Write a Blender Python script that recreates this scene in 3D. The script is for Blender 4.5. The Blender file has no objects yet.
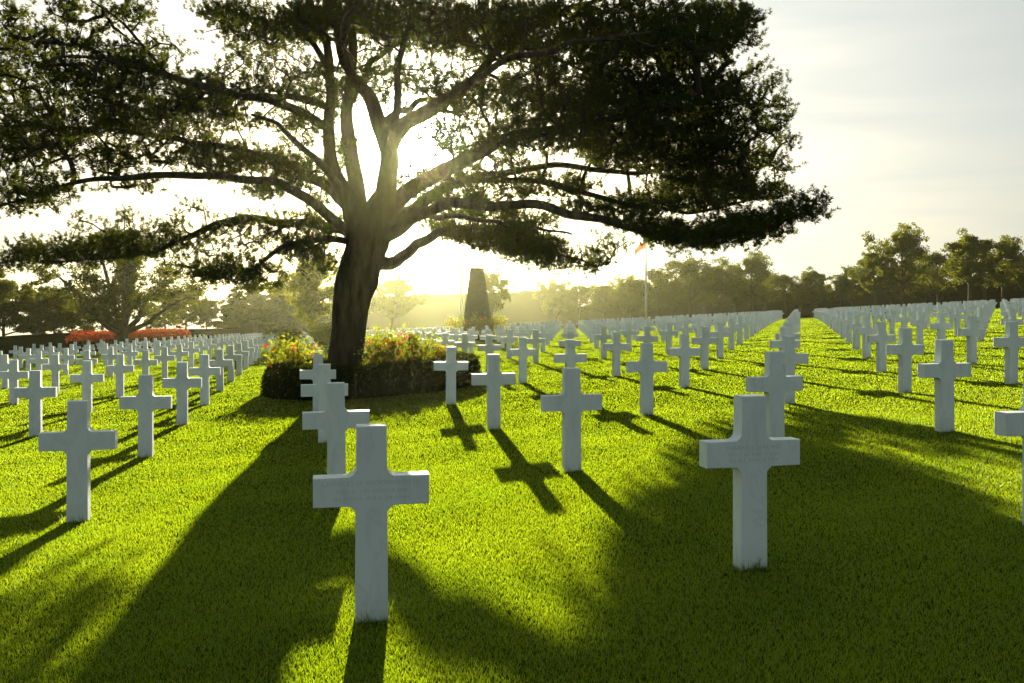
import bpy, bmesh, math, random
import numpy as np
from mathutils import Vector, Matrix, noise as mnoise

random.seed(7); rng = np.random.default_rng(7)
sc = bpy.context.scene
COL = sc.collection
F = 900.0; HC = 1.5614; HY = 309.9
SUN = Vector((-0.112, 1.0, 0.18)).normalized()

# ------------------------------------------------------------------ terrain
def gz(x, y):
    """height of the lawn: gentle cross slope, falling away with distance, small bumps"""
    x = np.asarray(x, float); y = np.asarray(y, float)
    yy = np.clip(y, 0, None)
    t = np.clip((x / np.maximum(yy, 2.0) + 0.5) / 0.42, 0, 1); t = t * t * (3 - 2 * t)
    q = 1e-4 * (0.12 + 0.88 * t)
    drop = np.where(yy < 110, q * yy**2, q * (110**2 + 220 * (yy - 110)))
    xs = np.where(x > 70, 70 + 60 * np.tanh((x - 70) / 60), x)
    bump = 0.010 * np.sin(1.9 * x + 0.7 * y) * np.sin(1.3 * y - 0.8 * x + 1.0) + 0.008 * np.sin(3.1 * x - 1.2 * y + 2) * np.sin(2.3 * y + 0.5)
    return 0.0498 * xs - drop + bump

def P(px, py, D):
    return Vector(((px - 512) / F * D, D, HC + (HY - py) / F * D))

# ------------------------------------------------------------------ helpers
def tag(o, label=None, cat=None, group=None, kind=None):
    if label: o['label'] = label
    if cat: o['category'] = cat
    if group: o['group'] = group
    if kind: o['kind'] = kind
    return o

def empty(name, loc, rz=0.0):
    o = bpy.data.objects.new(name, None); COL.objects.link(o)
    o.location = loc; o.rotation_euler = (0, 0, rz); o.empty_display_size = 0.2
    return o

def link(name, me, mat=None, parent=None):
    o = bpy.data.objects.new(name, me); COL.objects.link(o)
    if mat is not None and len(me.materials) == 0:
        for m in (mat if isinstance(mat, (list, tuple)) else [mat]): me.materials.append(m)
    if parent is not None: o.parent = parent
    return o

def np_mesh(name, V, T, smooth=False, midx=None):
    """triangle / quad mesh from arrays"""
    me = bpy.data.meshes.new(name)
    V = np.asarray(V, np.float32); T = np.asarray(T, np.int32)
    n = T.shape[1]
    me.vertices.add(len(V)); me.vertices.foreach_set('co', V.ravel())
    me.loops.add(T.size); me.loops.foreach_set('vertex_index', T.ravel())
    me.polygons.add(len(T)); me.polygons.foreach_set('loop_start', np.arange(0, T.size, n, dtype=np.int32))
    if smooth: me.polygons.foreach_set('use_smooth', np.ones(len(T), bool))
    if midx is not None: me.polygons.foreach_set('material_index', np.asarray(midx, np.int32))
    me.update(calc_edges=True); me.validate()
    return me

class MB:
    """collects quads"""
    def __init__(s): s.v = []; s.f = []
    def add(s, V, Fc):
        o = len(s.v); s.v += [tuple(v) for v in V]; s.f += [tuple(i + o for i in f) for f in Fc]
    def box(s, c, d, R=None):
        V = []
        for x in (-.5, .5):
            for y in (-.5, .5):
                for z in (-.5, .5):
                    p = Vector((x * d[0], y * d[1], z * d[2]))
                    if R: p = R @ p
                    V.append(p + Vector(c))
        s.add(V, [(0, 1, 3, 2), (4, 6, 7, 5), (0, 4, 5, 1), (2, 3, 7, 6), (0, 2, 6, 4), (1, 5, 7, 3)])
    def tube(s, pts, rad, seg=8, cap=True, rough=0.0, seed=0.0):
        pts = [Vector(p) for p in pts]; n = len(pts)
        up = Vector((0.3, 0.9, 0.1)); V = []
        for i, p in enumerate(pts):
            t = (pts[min(i + 1, n - 1)] - pts[max(i - 1, 0)])
            if t.length < 1e-6: t = Vector((0, 0, 1))
            t.normalize()
            a = up - t * up.dot(t)
            if a.length < 1e-4: a = t.orthogonal()
            a.normalize(); up = a; b = t.cross(a)
            for k in range(seg):
                w = 2 * math.pi * k / seg
                r = rad[i]
                d = a * math.cos(w) + b * math.sin(w)
                if rough:
                    q = p + d * r
                    r *= 1 + rough * mnoise.noise(Vector((q.x * 3.5 + seed, q.y * 3.5, q.z * 1.1))) + 0.5 * rough * mnoise.noise(Vector((q.x * 11, q.y * 11 + seed, q.z * 2.2)))
                V.append(p + d * r)
        Fc = []
        for i in range(n - 1):
            for k in range(seg):
                k2 = (k + 1) % seg
                Fc.append((i * seg + k, i * seg + k2, (i + 1) * seg + k2, (i + 1) * seg + k))
        if cap:
            Fc.append(tuple(range(seg))[::-1]); Fc.append(tuple((n - 1) * seg + k for k in range(seg)))
        s.add(V, Fc)
    def mesh(s, name, smooth=False):
        me = bpy.data.meshes.new(name); me.from_pydata(s.v, [], s.f); me.update()
        if smooth: me.polygons.foreach_set('use_smooth', [True] * len(me.polygons))
        return me

def catmull(pts, step):
    """pts: list of (Vector, radius) -> densely sampled"""
    out = []
    n = len(pts)
    for i in range(n - 1):
        p0 = pts[max(i - 1, 0)]; p1 = pts[i]; p2 = pts[i + 1]; p3 = pts[min(i + 2, n - 1)]
        L = (p2[0] - p1[0]).length; m = max(1, int(L / step))
        for k in range(m):
            t = k / m
            v = 0.5 * ((2 * p1[0]) + (p2[0] - p0[0]) * t + (2 * p0[0] - 5 * p1[0] + 4 * p2[0] - p3[0]) * t * t + (3 * p1[0] - p0[0] - 3 * p2[0] + p3[0]) * t**3)
            out.append((v, p1[1] + (p2[1] - p1[1]) * t))
    out.append(pts[-1]); return out

def rand_unit(n):
    v = rng.normal(size=(n, 3)); return v / np.linalg.norm(v, axis=1, keepdims=True)

def leaves(C, size, flat=0.0):
    """one little two-sided leaf (a kite of two triangles folded along its rib) per centre"""
    n = len(C); a = rand_unit(n); b = rand_unit(n)
    if flat: a[:, 2] *= (1 - flat); b[:, 2] *= (1 - flat)
    b = np.cross(a, b); b /= np.linalg.norm(b, axis=1, keepdims=True) + 1e-9
    s = (size * rng.uniform(.6, 1.3, n))[:, None]
    nrm = np.cross(a, b)
    V = np.stack([C - a * s, C + b * s * .5 + nrm * s * .15, C + a * s, C - b * s * .5 + nrm * s * .15], 1).reshape(-1, 3)
    i = np.arange(n)[:, None] * 4
    T = np.concatenate([i + np.array([[0, 1, 2]]), i + np.array([[0, 2, 3]])], 0)
    return V, T

# ------------------------------------------------------------------ materials
def mat(name):
    m = bpy.data.materials.new(name); m.use_nodes = True
    nt = m.node_tree; nt.nodes.clear()
    return m, nt, nt.nodes, nt.links

def principled(name, col, rough=0.7, noise=None, bump=0.0, bscale=40, metal=0.0, spec=0.3, col2=None, stretch=(1, 1, 1), sss=0):
    m, nt, N, L = mat(name)
    o = N.new('ShaderNodeOutputMaterial'); b = N.new('ShaderNodeBsdfPrincipled')
    L.new(b.outputs[0], o.inputs[0])
    b.inputs['Base Color'].default_value = (*col, 1); b.inputs['Roughness'].default_value = rough
    b.inputs['Metallic'].default_value = metal; b.inputs['Specular IOR Level'].default_value = spec
    tc = N.new('ShaderNodeTexCoord'); mp = N.new('ShaderNodeMapping'); mp.inputs['Scale'].default_value = stretch
    L.new(tc.outputs['Object'], mp.inputs[0])
    if noise:
        n1 = N.new('ShaderNodeTexNoise'); n1.inputs['Scale'].default_value = noise; n1.inputs['Detail'].default_value = 6
        L.new(mp.outputs[0], n1.inputs['Vector'])
        r = N.new('ShaderNodeValToRGB'); r.color_ramp.elements[0].position = .3; r.color_ramp.elements[1].position = .7
        r.color_ramp.elements[0].color = (*col, 1); r.color_ramp.elements[1].color = (*(col2 or col), 1)
        L.new(n1.outputs['Fac'], r.inputs[0]); L.new(r.outputs[0], b.inputs['Base Color'])
    if bump:
        n2 = N.new('ShaderNodeTexNoise'); n2.inputs['Scale'].default_value = bscale; n2.inputs['Detail'].default_value = 8
        L.new(mp.outputs[0], n2.inputs['Vector'])
        bp = N.new('ShaderNodeBump'); bp.inputs['Strength'].default_value = bump; bp.inputs['Distance'].default_value = .05
        L.new(n2.outputs['Fac'], bp.inputs['Height']); L.new(bp.outputs[0], b.inputs['Normal'])
    return m

def leafy(name, c1, c2, trans, tfac=0.5, scale=1.5, gloss=0.0, wscale=None):
    """leaf / blade: diffuse on the lit side, coloured light passing through from behind"""
    m, nt, N, L = mat(name)
    o = N.new('ShaderNodeOutputMaterial')
    d = N.new('ShaderNodeBsdfDiffuse'); t = N.new('ShaderNodeBsdfTranslucent'); mx = N.new('ShaderNodeMixShader')
    mx.inputs[0].default_value = tfac
    geo = N.new('ShaderNodeNewGeometry'); tc = N.new('ShaderNodeTexCoord')
    n1 = N.new('ShaderNodeTexNoise'); n1.inputs['Scale'].default_value = scale; n1.inputs['Detail'].default_value = 4
    L.new(tc.outputs['Object'], n1.inputs['Vector'])
    ad = N.new('ShaderNodeMath'); ad.operation = 'ADD'
    ml = N.new('ShaderNodeMath'); ml.operation = 'MULTIPLY'; ml.inputs[1].default_value = .5
    L.new(geo.outputs['Random Per Island'], ml.inputs[0]); L.new(ml.outputs[0], ad.inputs[0])
    m2 = N.new('ShaderNodeMath'); m2.operation = 'MULTIPLY_ADD'; m2.inputs[1].default_value = 1.6; m2.inputs[2].default_value = -.55
    L.new(n1.outputs['Fac'], m2.inputs[0]); L.new(m2.outputs[0], ad.inputs[1])
    r = N.new('ShaderNodeMix'); r.data_type = 'RGBA'; r.inputs[6].default_value = (*c1, 1); r.inputs[7].default_value = (*c2, 1)
    L.new(ad.outputs[0], r.inputs[0]); L.new(r.outputs[2], d.inputs[0])
    r2 = N.new('ShaderNodeMix'); r2.data_type = 'RGBA'; r2.inputs[6].default_value = (*trans, 1)
    r2.inputs[7].default_value = (trans[0] * 1.55, trans[1] * 1.28, trans[2], 1)
    L.new(ad.outputs[0], r2.inputs[0]); L.new(r2.outputs[2], t.inputs[0])
    L.new(d.outputs[0], mx.inputs[1]); L.new(t.outputs[0], mx.inputs[2])
    if gloss:
        g = N.new('ShaderNodeBsdfGlossy'); g.inputs['Roughness'].default_value = .45; g.inputs[0].default_value = (.9, .95, .7, 1)
        m3 = N.new('ShaderNodeMixShader'); m3.inputs[0].default_value = gloss
        L.new(mx.outputs[0], m3.inputs[1]); L.new(g.outputs[0], m3.inputs[2]); L.new(m3.outputs[0], o.inputs[0])
    else: L.new(mx.outputs[0], o.inputs[0])
    return m

def marble():
    m, nt, N, L = mat('white_marble')
    o = N.new('ShaderNodeOutputMaterial'); b = N.new('ShaderNodeBsdfPrincipled'); L.new(b.outputs[0], o.inputs[0])
    tc = N.new('ShaderNodeTexCoord'); oi = N.new('ShaderNodeObjectInfo')
    off = N.new('ShaderNodeVectorMath'); off.operation = 'MULTIPLY_ADD'; off.inputs[1].default_value = (37, 19, 53)
    L.new(oi.outputs['Random'], off.inputs[0]); L.new(tc.outputs['Object'], off.inputs[2])
    mp = N.new('ShaderNodeMapping'); mp.inputs['Rotation'].default_value = (0, .7, 0); mp.inputs['Scale'].default_value = (5, 5, 1.6)
    L.new(off.outputs[0], mp.inputs[0])
    n1 = N.new('ShaderNodeTexNoise'); n1.inputs['Scale'].default_value = 1.3; n1.inputs['Detail'].default_value = 7; n1.inputs['Distortion'].default_value = 1.2
    L.new(mp.outputs[0], n1.inputs['Vector'])
    r = N.new('ShaderNodeValToRGB'); e = r.color_ramp.elements
    e[0].position = .35; e[0].color = (.66, .76, .75, 1); e[1].position = .62; e[1].color = (.76, .85, .84, 1)
    v = e.new(.5); v.color = (.74, .83, .82, 1); v2 = e.new(.47); v2.color = (.67, .77, .76, 1); v3 = e.new(.44); v3.color = (.74, .83, .82, 1)
    L.new(n1.outputs['Fac'], r.inputs[0])
    # weathering: a little dirt low on the shaft
    sp = N.new('ShaderNodeSeparateXYZ'); L.new(tc.outputs['Object'], sp.inputs[0])
    mr = N.new('ShaderNodeMapRange'); mr.inputs[1].default_value = 0.0; mr.inputs[2].default_value = 0.16; mr.inputs[3].default_value = .45; mr.inputs[4].default_value = 0
    L.new(sp.outputs['Z'], mr.inputs[0])
    n2 = N.new('ShaderNodeTexNoise'); n2.inputs['Scale'].default_value = 30; L.new(off.outputs[0], n2.inputs['Vector'])
    mm = N.new('ShaderNodeMath'); mm.operation = 'MULTIPLY'; L.new(mr.outputs[0], mm.inputs[0]); L.new(n2.outputs['Fac'], mm.inputs[1])
    mx = N.new('ShaderNodeMix'); mx.data_type = 'RGBA'; L.new(mm.outputs[0], mx.inputs[0]); L.new(r.outputs[0], mx.inputs[6]); mx.inputs[7].default_value = (.25, .3, .14, 1)
    hv = N.new('ShaderNodeHueSaturation'); L.new(mx.outputs[2], hv.inputs['Color'])
    m3 = N.new('ShaderNodeMapRange'); m3.inputs[3].default_value = .93; m3.inputs[4].default_value = 1.04; L.new(oi.outputs['Random'], m3.inputs[0]); L.new(m3.outputs[0], hv.inputs['Value'])
    L.new(hv.outputs[0], b.inputs['Base Color'])
    b.inputs['Roughness'].default_value = .55; b.inputs['Specular IOR Level'].default_value = .35
    bp = N.new('ShaderNodeBump'); bp.inputs['Strength'].default_value = .12; bp.inputs['Distance'].default_value = .004
    n4 = N.new('ShaderNodeTexNoise'); n4.inputs['Scale'].default_value = 120; L.new(tc.outputs['Object'], n4.inputs['Vector']); L.new(n4.outputs['Fac'], bp.inputs['Height']); L.new(bp.outputs[0], b.inputs['Normal'])
    return m

M = dict(
    marble=marble(),
    engraving=principled('engraved_letters', (.60, .68, .65), .8),
    blade=leafy('grass_blade', (.008, .018, .001), (.022, .034, .002), (.255, .40, .006), .68, 1.1, gloss=.05),
    needle=leafy('pine_needle', (.018, .032, .010), (.036, .055, .013), (.10, .13, .012), .32, .6),
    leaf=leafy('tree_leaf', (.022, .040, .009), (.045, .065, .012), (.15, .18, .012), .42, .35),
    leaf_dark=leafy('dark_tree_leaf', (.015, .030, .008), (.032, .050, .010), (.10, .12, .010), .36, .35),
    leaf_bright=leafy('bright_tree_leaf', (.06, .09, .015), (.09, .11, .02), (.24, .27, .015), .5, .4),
    boxleaf=leafy('box_hedge_leaf', (.012, .022, .008), (.026, .038, .010), (.06, .08, .008), .2, 2.0),
    roseleaf=leafy('rose_leaf', (.05, .075, .012), (.10, .10, .015), (.25, .31, .015), .5, 3.0),
    redhedge=leafy('orange_leaf', (.34, .06, .02), (.45, .13, .04), (.30, .06, .02), .4, 1.0),
    petal_red=leafy('red_petal', (.55, .02, .01), (.65, .05, .03), (.8, .03, .02), .5, 2),
    petal_pink=leafy('pink_petal', (.55, .16, .10), (.6, .28, .18), (.8, .25, .12), .5, 2),
    bark=principled('pine_bark', (.022, .019, .013), .9, 3.2, 1.0, 9, col2=(.075, .062, .040), spec=.1, stretch=(2.2, 2.2, .55)),
    bark_far=principled('grey_brown_bark', (.05, .04, .03), .9, 3, .4, 9, col2=(.09, .07, .05), spec=.1),
    soil=principled('bed_soil', (.045, .03, .02), .95, 8, .6, 30, col2=(.09, .06, .035), spec=.1),
    core=principled('hedge_core', (.010, .014, .006), 1.0, spec=0), orange_core=principled('orange_hedge_core', (.45, .08, .02), 1.0, spec=0),
    steel=principled('white_painted_pole', (.75, .77, .78), .4),
    coat=principled('dark_coat', (.04, .045, .06), .9, 20, .2, col2=(.06, .06, .075)),
    skin=principled('skin', (.5, .33, .25), .6), hair=principled('dark_hair', (.04, .03, .02), .8),
    flag=leafy('red_flag_cloth', (.55, .07, .04), (.6, .1, .06), (.7, .1, .05), .4, 1),
)

def grass_ground():
    m, nt, N, L = mat('mown_lawn')
    o = N.new('ShaderNodeOutputMaterial'); b = N.new('ShaderNodeBsdfDiffuse'); L.new(b.outputs[0], o.inputs[0])
    tc = N.new('ShaderNodeTexCoord')
    n1 = N.new('ShaderNodeTexNoise'); n1.inputs['Scale'].default_value = .35; n1.inputs['Detail'].default_value = 8; n1.inputs['Roughness'].default_value = .7
    n2 = N.new('ShaderNodeTexNoise'); n2.inputs['Scale'].default_value = 28; n2.inputs['Detail'].default_value = 5
    L.new(tc.outputs['Object'], n1.inputs['Vector']); L.new(tc.outputs['Object'], n2.inputs['Vector'])
    r = N.new('ShaderNodeValToRGB'); e = r.color_ramp.elements; e[0].position = .3; e[0].color = (.022, .038, .003, 1); e[1].position = .7; e[1].color = (.05, .072, .004, 1)
    r2 = N.new('ShaderNodeValToRGB'); e = r2.color_ramp.elements; e[0].position = .35; e[0].color = (.5, .5, .4, 1); e[1].position = .65; e[1].color = (1, 1, 1, 1)
    L.new(n1.outputs['Fac'], r.inputs[0]); L.new(n2.outputs['Fac'], r2.inputs[0])
    mx = N.new('ShaderNodeMix'); mx.data_type = 'RGBA'; mx.blend_type = 'MULTIPLY'; mx.inputs[0].default_value = 1
    L.new(r.outputs[0], mx.inputs[6]); L.new(r2.outputs[0], mx.inputs[7]); L.new(mx.outputs[2], b.inputs[0])
    bp = N.new('ShaderNodeBump'); bp.inputs['Strength'].default_value = .7; bp.inputs['Distance'].default_value = .03
    L.new(n2.outputs['Fac'], bp.inputs['Height']); L.new(bp.outputs[0], b.inputs['Normal'])
    return m

# ------------------------------------------------------------------ ground sheet
def axis(lo, hi, core_lo, core_hi, step, grow=1.12):
    a = list(np.arange(core_lo, core_hi, step)); s = step; x = a[-1]
    while x < hi: s *= grow; x += s; a.append(min(x, hi))
    s = step; x = a[0]; b = []
    while x > lo: s *= grow; x -= s; b.append(max(x, lo))
    return np.array(b[::-1] + a)
xs = axis(-900, 900, -14, 14, .3); ys = axis(-60, 900, 0, 24, .3)
X, Y = np.meshgrid(xs, ys); Z = gz(X, Y)
nx, ny = len(xs), len(ys)
idx = np.arange(nx * ny).reshape(ny, nx)
Q = np.stack([idx[:-1, :-1], idx[:-1, 1:], idx[1:, 1:], idx[1:, :-1]], -1).reshape(-1, 4)
tag(link('ground', np_mesh('ground', np.stack([X, Y, Z], -1).reshape(-1, 3), Q, True), grass_ground()), kind='structure')

# ------------------------------------------------------------------ crosses
PHI = math.radians(12)
def cross_outline(W=.588, wt=.152, wb=.168, z0=-.18, zb=.592, zt=.742, H=1.0, r=.032, n=5):
    def hw(z): return (wb + (wt - wb) * (z / H)) / 2
    R = []          # right side going up
    R.append((hw(0) , z0))
    c = (hw(zb) + r, zb - r)
    for k in range(n + 1):
        a = math.pi - k / n * math.pi / 2; R.append((c[0] + r * math.cos(a), c[1] + r * math.sin(a)))
    R += [(W / 2, zb), (W / 2, zt)]
    c = (hw(zt) + r, zt + r)
    for k in range(n + 1):
        a = -math.pi / 2 - k / n * math.pi / 2; R.append((c[0] + r * math.cos(a), c[1] + r * math.sin(a)))
    R.append((hw(H), H))
    return R + [(-x, z) for x, z in R[::-1]]

def cross_mesh(T=.110, bev=.006):
    o = cross_outline(); bm = bmesh.new()
    f = [bm.verts.new((x, -T / 2, z)) for x, z in o]; g = [bm.verts.new((x, T / 2, z)) for x, z in o]
    bm.faces.new(f); bm.faces.new(g[::-1]); n = len(o)
    for i in range(n): bm.faces.new((f[i], g[i], g[(i + 1) % n], f[(i + 1) % n]))
    bm.edges.ensure_lookup_table()
    ed = [e for e in bm.edges if abs(e.verts[0].co.y - e.verts[1].co.y) < 1e-6]
    ed += [e for e in bm.edges if abs(e.verts[0].co.y - e.verts[1].co.y) > 1e-3 and e.calc_face_angle(0) > 1.0]
    bmesh.ops.bevel(bm, geom=ed, offset=bev, segments=2, profile=.5, affect='EDGES')
    bmesh.ops.recalc_face_normals(bm, faces=bm.faces)
    me = bpy.data.meshes.new('marble_cross'); bm.to_mesh(me); bm.free(); return me

U = (-.8109, 3.4261); VV = (1.2880, 4.0173); O = (-.7213, 4.6529)
lattice = []
BED = (-3.15, 20.6, 2.35, 3.0)
def dmax(px): return float(np.interp(px, [-300, 0, 100, 180, 225, 300, 600, 1024, 1400], [45, 52, 60, 66, 95, 104, 108, 104, 100]))
TOPIARY = P(477, 320, 60); TOPX, TOPY = TOPIARY.x, 60
def blocked(x, y):
    if ((x - BED[0]) / (BED[2] + .25))**2 + ((y - BED[1]) / (BED[3] + .3))**2 < 1: return True
    if math.hypot(x - TOPX, y - TOPY) < 2.3: return True
    if ((x + 11.6) / 2.6)**2 + ((y - 50) / 6.5)**2 < 1: return True
    return False
for a in range(-60, 60):
    for b in range(-60, 60):
        x = O[0] + a * U[0] + b * VV[0]; y = O[1] + a * U[1] + b * VV[1]
        if y < 3.6: continue
        px = 512 + F * x / y
        if px < -260 or px > 1290 or y > dmax(px) or blocked(x, y): continue
        inview = -.30 * F / y < px < 1024 + .30 * F / y
        lattice.append((y, a, b, x, inview))
lattice.sort()
near = [c for c in lattice if c[4]][:300]; nearset = {(c[1], c[2]) for c in near}
rest = [c for c in lattice if (c[1], c[2]) not in nearset and (c[4] or c[0] > 11)]
lines = {}
for y, a, b, x, v in near: lines.setdefault(b, []).append(a)
for b in lines: lines[b].sort()
def ordn(n): return f"{n}{'th' if 10 <= n % 100 <= 20 else {1:'st',2:'nd',3:'rd'}.get(n % 10,'th')}"
special = {
    (0, 0): 'frontmost and largest white marble cross left of centre, engraved with a name on its arms',
    (1, 0): 'veined white cross directly behind the largest front cross, overlapped by it',
    (2, 0): 'white cross partly hidden, third in the overlapping stack running back to the hedge',
    (3, 0): 'white cross nearest the dark hedge in the overlapping stack of four',
    (-1, 1): 'large white marble cross standing in shade at front right, long grass at its foot',
    (0, 1): 'white cross alone in the centre foreground at the edge of the tree shade',
    (1, 1): 'white cross in full sun casting a long clear shadow toward the centre',
    (2, 1): 'white cross standing before the right end of the dark hedge, casting a cross-shaped shadow',
    (-1, 2): 'white cross directly behind the large shaded cross at front right',
    (0, 2): 'white cross with mottled veins just right of centre, behind the centre foreground cross',
    (-2, 2): 'white cross cut off by the right picture edge, only its arm and shaft showing',
    (-2, 3): 'largest complete white cross on the right side, in sunlit grass near the right edge',
    (2, -1): 'largest white cross on the left side, at the edge of the tree shade',
}
me_cross = cross_mesh()
NUDGE = {(0, 0): -1, (1, 0): -4.5, (2, 0): -4, (3, 0): -4, (-1, 1): 1.5, (0, 2): 3, (0, 3): 3, (-1, 2): 4, (-1, 3): 8, (-2, 2): -9, (-2, 3): -2.5, (2, -1): 3, (5, -2): 5, (6, -2): 3, (-3, 5): -8, (0, 1): 1}
for y, a, b, x, v in near:
    o = link('marble_cross', me_cross, M['marble'])
    x += NUDGE.get((a, b), 0) * y / F
    o.location = (x, y, float(gz(x, y)) + rng.normal(0, .006)); o.rotation_euler = (rng.normal(0, .004), rng.normal(0, .005), PHI + rng.normal(0, .012))
    if (a, b) in special: lab = special[(a, b)]
    else:
        k = lines[b].index(a) + 1
        ln = "frontmost cross's own slanting line" if b == 0 else f"{ordn(abs(b))} slanting line {'right' if b > 0 else 'left'} of the frontmost cross"
        lab = f"white marble cross, {ordn(k)} going back in the {ln}"
    tag(o, lab, 'grave marker', 'white marble crosses in rows on the lawn')
    if (a, b) in ((0, 0), (-1, 1)):
        rows = [('CHARLES H. WOODWORTH', .712, .034, .50), ('TEC 4  175 MAINT BN', .672, .026, .36), ('ILLINOIS  JULY 29 1944', .636, .026, .38)] if a == 0 else \
               [('HARRY L. STONE', .706, .034, .34), ('PVT  16 INF  1 DIV', .668, .026, .32), ('OHIO  JUNE 6 1944', .634, .026, .30)]
        for txt, z, s, wid in rows:
            vs, fs = [], []
            cu = bpy.data.curves.new('t', 'FONT'); cu.body = txt; cu.size = s; cu.align_x = 'CENTER'; cu.extrude = .0006; cu.resolution_u = 3
            to = bpy.data.objects.new('t', cu); COL.objects.link(to)
            bpy.context.view_layer.update()
            m = bpy.data.meshes.new_from_object(to)
            w = max(q.co.x for q in m.vertices) - min(q.co.x for q in m.vertices); sx = wid / w
            off = len(vs)
            vs += [(q.co.x * sx, -.0554 - q.co.z, q.co.y + z - .012) for q in m.vertices]
            fs += [tuple(i + off for i in p.vertices) for p in m.polygons]
            bpy.data.objects.remove(to)
            m = bpy.data.meshes.new('inscription_line'); m.from_pydata(vs, [], fs)
            link('inscription_line', m, M['engraving'], o)
# remaining crosses beyond the nearest three hundred
ol = np.array(cross_outline(n=2)); n = len(ol); T = .110
V0 = np.concatenate([np.c_[ol[:, 0], np.full(n, -T / 2), ol[:, 1]], np.c_[ol[:, 0], np.full(n, T / 2), ol[:, 1]]])
vs, fs = [], []
for k, (y, a, b, x, v) in enumerate(rest):
    c, s = math.cos(PHI), math.sin(PHI)
    R = np.c_[V0[:, 0] * c - V0[:, 1] * s + x, V0[:, 0] * s + V0[:, 1] * c + y, V0[:, 2] + float(gz(x, y))]
    off = k * 2 * n; vs += R.tolist()
    fs.append(tuple(off + i for i in range(n))); fs.append(tuple(off + n + i for i in range(n))[::-1])
    fs += [(off + i, off + n + i, off + n + (i + 1) % n, off + (i + 1) % n) for i in range(n)]
m = bpy.data.meshes.new('distant_crosses'); m.from_pydata(vs, [], fs); m.update()
M['marble_far'] = principled('white_marble_far', (.73, .82, .81), .6, .8, col2=(.66, .72, .70))
tag(link('distant_crosses', m, M['marble_far']), 'countless small white crosses massed in far rows before the trees', 'grave markers', kind='stuff')

# ------------------------------------------------------------------ grass blades
def grass():
    Vs, Ts = [], []; off = 0
    def put(x, y, h, w):
        nonlocal off
        n = len(x); z = gz(x, y)
        a = rng.uniform(0, 2 * math.pi, n); ln = rng.uniform(.1, 1.3, n) * h; la = rng.uniform(0, 2 * math.pi, n)
        dx, dy = np.cos(a) * w / 2, np.sin(a) * w / 2
        tx, ty = x + np.cos(la) * ln, y + np.sin(la) * ln
        V = np.stack([np.c_[x - dx, y - dy, z - .004], np.c_[x + dx, y + dy, z - .004], np.c_[tx, ty, z + h]], 1).reshape(-1, 3)
        Vs.append(V); Ts.append(np.arange(3 * n).reshape(n, 3) + off); off += 3 * n
    # denser near by, thinning with distance (a blade stands for a tuft farther off)
    n = 1500000; D = 3.1 * np.exp(rng.uniform(0, 1, n) * math.log(112 / 3.1))
    x = (D * .66 + 2.6) * rng.uniform(-1, 1, n)
    # patchy density
    keep = (np.sin(x * 2.1 + D) * np.sin(D * 1.7 - x) + np.sin(x * 5.3) * np.sin(D * 4.9) * .6) > rng.uniform(-3.4, -.9, n)
    bedm = ((x - BED[0]) / (BED[2] - .3))**2 + ((D - BED[1]) / (BED[3] - .3))**2 < 1
    keep &= ~bedm; x, D = x[keep], D[keep]; n = len(x)
    k = np.clip(D / 5, .8, 14)
    put(x, D, (.0175 + .0013 * np.minimum(k, 8)) * rng.uniform(.4, 1.4, n), .0032 * k ** .85 * rng.uniform(.7, 1.3, n))
    n = 950000; D = 1.6 + 17 * rng.beta(1.25, 3.6, n); x = (D * .64 + 2.8) * rng.uniform(-1, 1, n)
    put(x, D, .021 * rng.uniform(.4, 1.4, n), .0036 * rng.uniform(.7, 1.3, n))
    # long uncut blades round the feet of the nearer crosses
    for y, a, b, cx, v in near[:60]:
        m = 90 if (a, b) == (-1, 1) else 45
        s = rng.uniform(-.11, .11, m); side = rng.choice([-1, 1], m) * rng.uniform(.062, .085, m)
        px = cx + s * math.cos(PHI) - side * math.sin(PHI); py = y + s * math.sin(PHI) + side * math.cos(PHI)
        put(px, py, rng.uniform(.03, .085, m), np.full(m, .005 + .0003 * y))
    return np_mesh('grass', np.concatenate(Vs), np.concatenate(Ts))
tag(link('grass', grass(), M['blade']), 'short mown grass of the lawn, glowing yellow green where the sun reaches it', 'grass', kind='stuff')

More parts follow.
